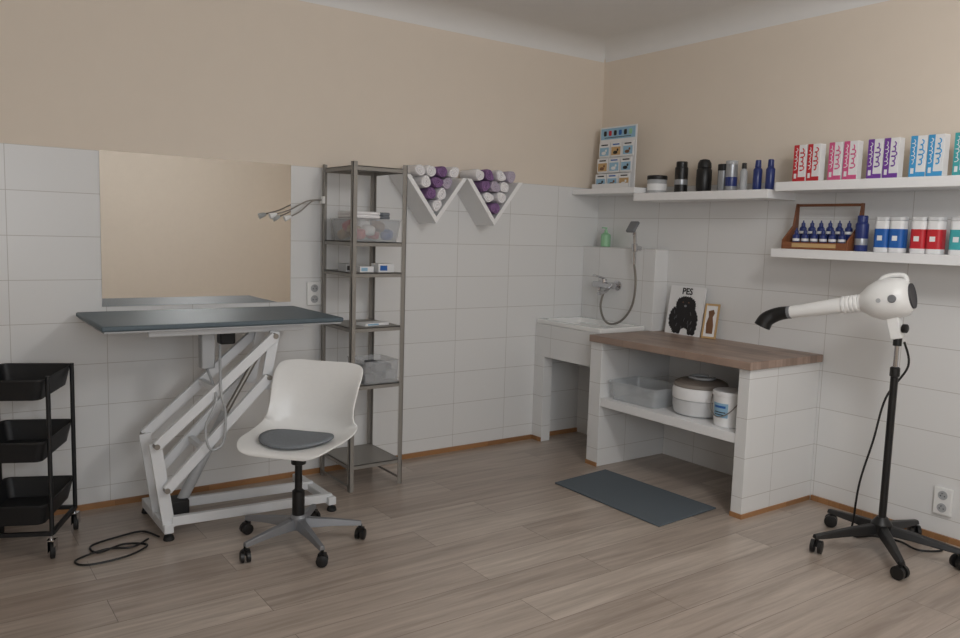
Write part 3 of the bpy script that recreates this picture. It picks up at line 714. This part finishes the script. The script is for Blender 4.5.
B().use('whitegloss').bar((0,0,.97),(-.005,.03,1.08),.04,.05).obj('tilt_bracket',t,bevel=.004)
B().use('black').lathe([(.012,0),(.02,.004),(.02,.02),(.012,.025)],(-.01,-.02,1.02),(0,-1,0),n=12).obj('tilt_knob',t)
A=Vector((-.0,.075,1.137)); axis=Vector((-.12,.52,-.12)).normalized()
b=B().use('whitegloss').lathe([(.03,-.116),(.060,-.112),(.082,-.092),(.091,-.055),(.093,-.015),(.088,.020),(.072,.055),(.052,.080),(.044,.092)],A,axis,n=32); b.obj('motor_housing',t,sm=50)
# segmented collar then tapering barrel
pr=[]
for i in range(5):
    z=.09+i*.018; pr+= [(.038,z),(.0405,z+.003),(.0405,z+.013),(.038,z+.016)]
B().use('whitegloss').lathe(pr,A,axis).obj('ribbed_collar',t)
B().use('whitegloss').lathe([(.036,.178),(.036,.22),(.032,.32),(.028,.43)],A,axis).obj('barrel',t)
B().use('grey').lathe([(.0285,.418),(.031,.420),(.031,.432),(.0285,.434)],A,axis).obj('barrel_ring',t)
P0=A+axis*.432
b=B().use('black').tube([P0,P0+axis*.035,P0+axis*.07+Vector((-.0,0,-.006)),P0+axis*.10+Vector((-.01,0,-.022)),P0+axis*.115+Vector((-.015,.0,-.052))],lambda q:.030+.010*q,n=18); b.obj('nozzle',t)
B().use('dgrey').lathe([(.050,-.117),(.056,-.120),(.056,-.112)],A,axis).obj('rear_vent',t)
sdv=axis.cross(Vector((0,0,1))).normalized()
if sdv.x>0: sdv=-sdv
B().use('grey').lathe([(.016,0),(.018,.004),(.015,.009),(.006,.010)],A-axis*.055+sdv*.087,sdv).obj('speed_dial',t)
B().use('lgrey').lathe([(.010,0),(.010,.003)],A+axis*.0+sdv*.089,sdv).obj('badge',t)
B().use('whitegloss').tube([A-axis*.09+Vector((0,0,.066)),A-axis*.07+Vector((0,0,.098)),A+Vector((0,0,.104)),A+axis*.035+Vector((0,0,.074))],.010).obj('carry_handle',t)
B().use('black').tube([(.0,-.03,.96),(.03,-.04,.85),(-.0,.03,.70),(-.02,.06,.5),(-.03,.10,.3),(-.0,.13,.12),(.04,.15,.015),(.14,.10,.007),(.18,.0,.007),(.15,-.10,.007),(.24,-.16,.007),(.33,-.10,.007)],.005,n=8,smooth=8).obj('power_cord',t)

# ------------------------------------------------------------------ lights
def area(name,loc_,rot,sx,sy,p,col):
    L=bpy.data.lights.new(name,'AREA'); L.shape='RECTANGLE'; L.size=sx; L.size_y=sy; L.energy=p; L.color=col
    o=bpy.data.objects.new(name,L); COL.objects.link(o); o.location=loc_; o.rotation_euler=rot; return o
area('window_daylight',((WX0+WX1)/2,YF+.02,(WZ0+WZ1)/2),(math.radians(90),0,math.radians(-22)),1.9,1.3,36,(.94,.97,1.0))
L=bpy.data.lights.new('added_fill_light','POINT'); L.energy=42; L.shadow_soft_size=.2; L.color=(.99,.985,.985)  # added fill light that lifts the dim upper walls
o=bpy.data.objects.new('added_fill_light',L); COL.objects.link(o); o.location=(LX,LY,2.33)
w=bpy.data.worlds.new('world'); scene.world=w; w.use_nodes=True
w.node_tree.nodes['Background'].inputs[0].default_value=(.7,.82,1,1); w.node_tree.nodes['Background'].inputs[1].default_value=.8

# ------------------------------------------------------------------ camera
yaw,pit,rol,f=.6212,-.1078,.0302,797.3181
fw=Vector((math.sin(yaw)*math.cos(pit),math.cos(yaw)*math.cos(pit),math.sin(pit)))
r=Vector((math.cos(yaw),-math.sin(yaw),0)); u=r.cross(fw)
r2=math.cos(rol)*r+math.sin(rol)*u; u2=-math.sin(rol)*r+math.cos(rol)*u
cd=bpy.data.cameras.new('camera'); cam=bpy.data.objects.new('camera',cd); COL.objects.link(cam)
Mx=Matrix((r2,u2,-fw)).transposed().to_4x4(); Mx.translation=Vector((-3.9195,-4.1004,1.38)); cam.matrix_world=Mx
cd.sensor_width=36; cd.lens=f/960*36; cd.clip_start=.05
scene.camera=cam
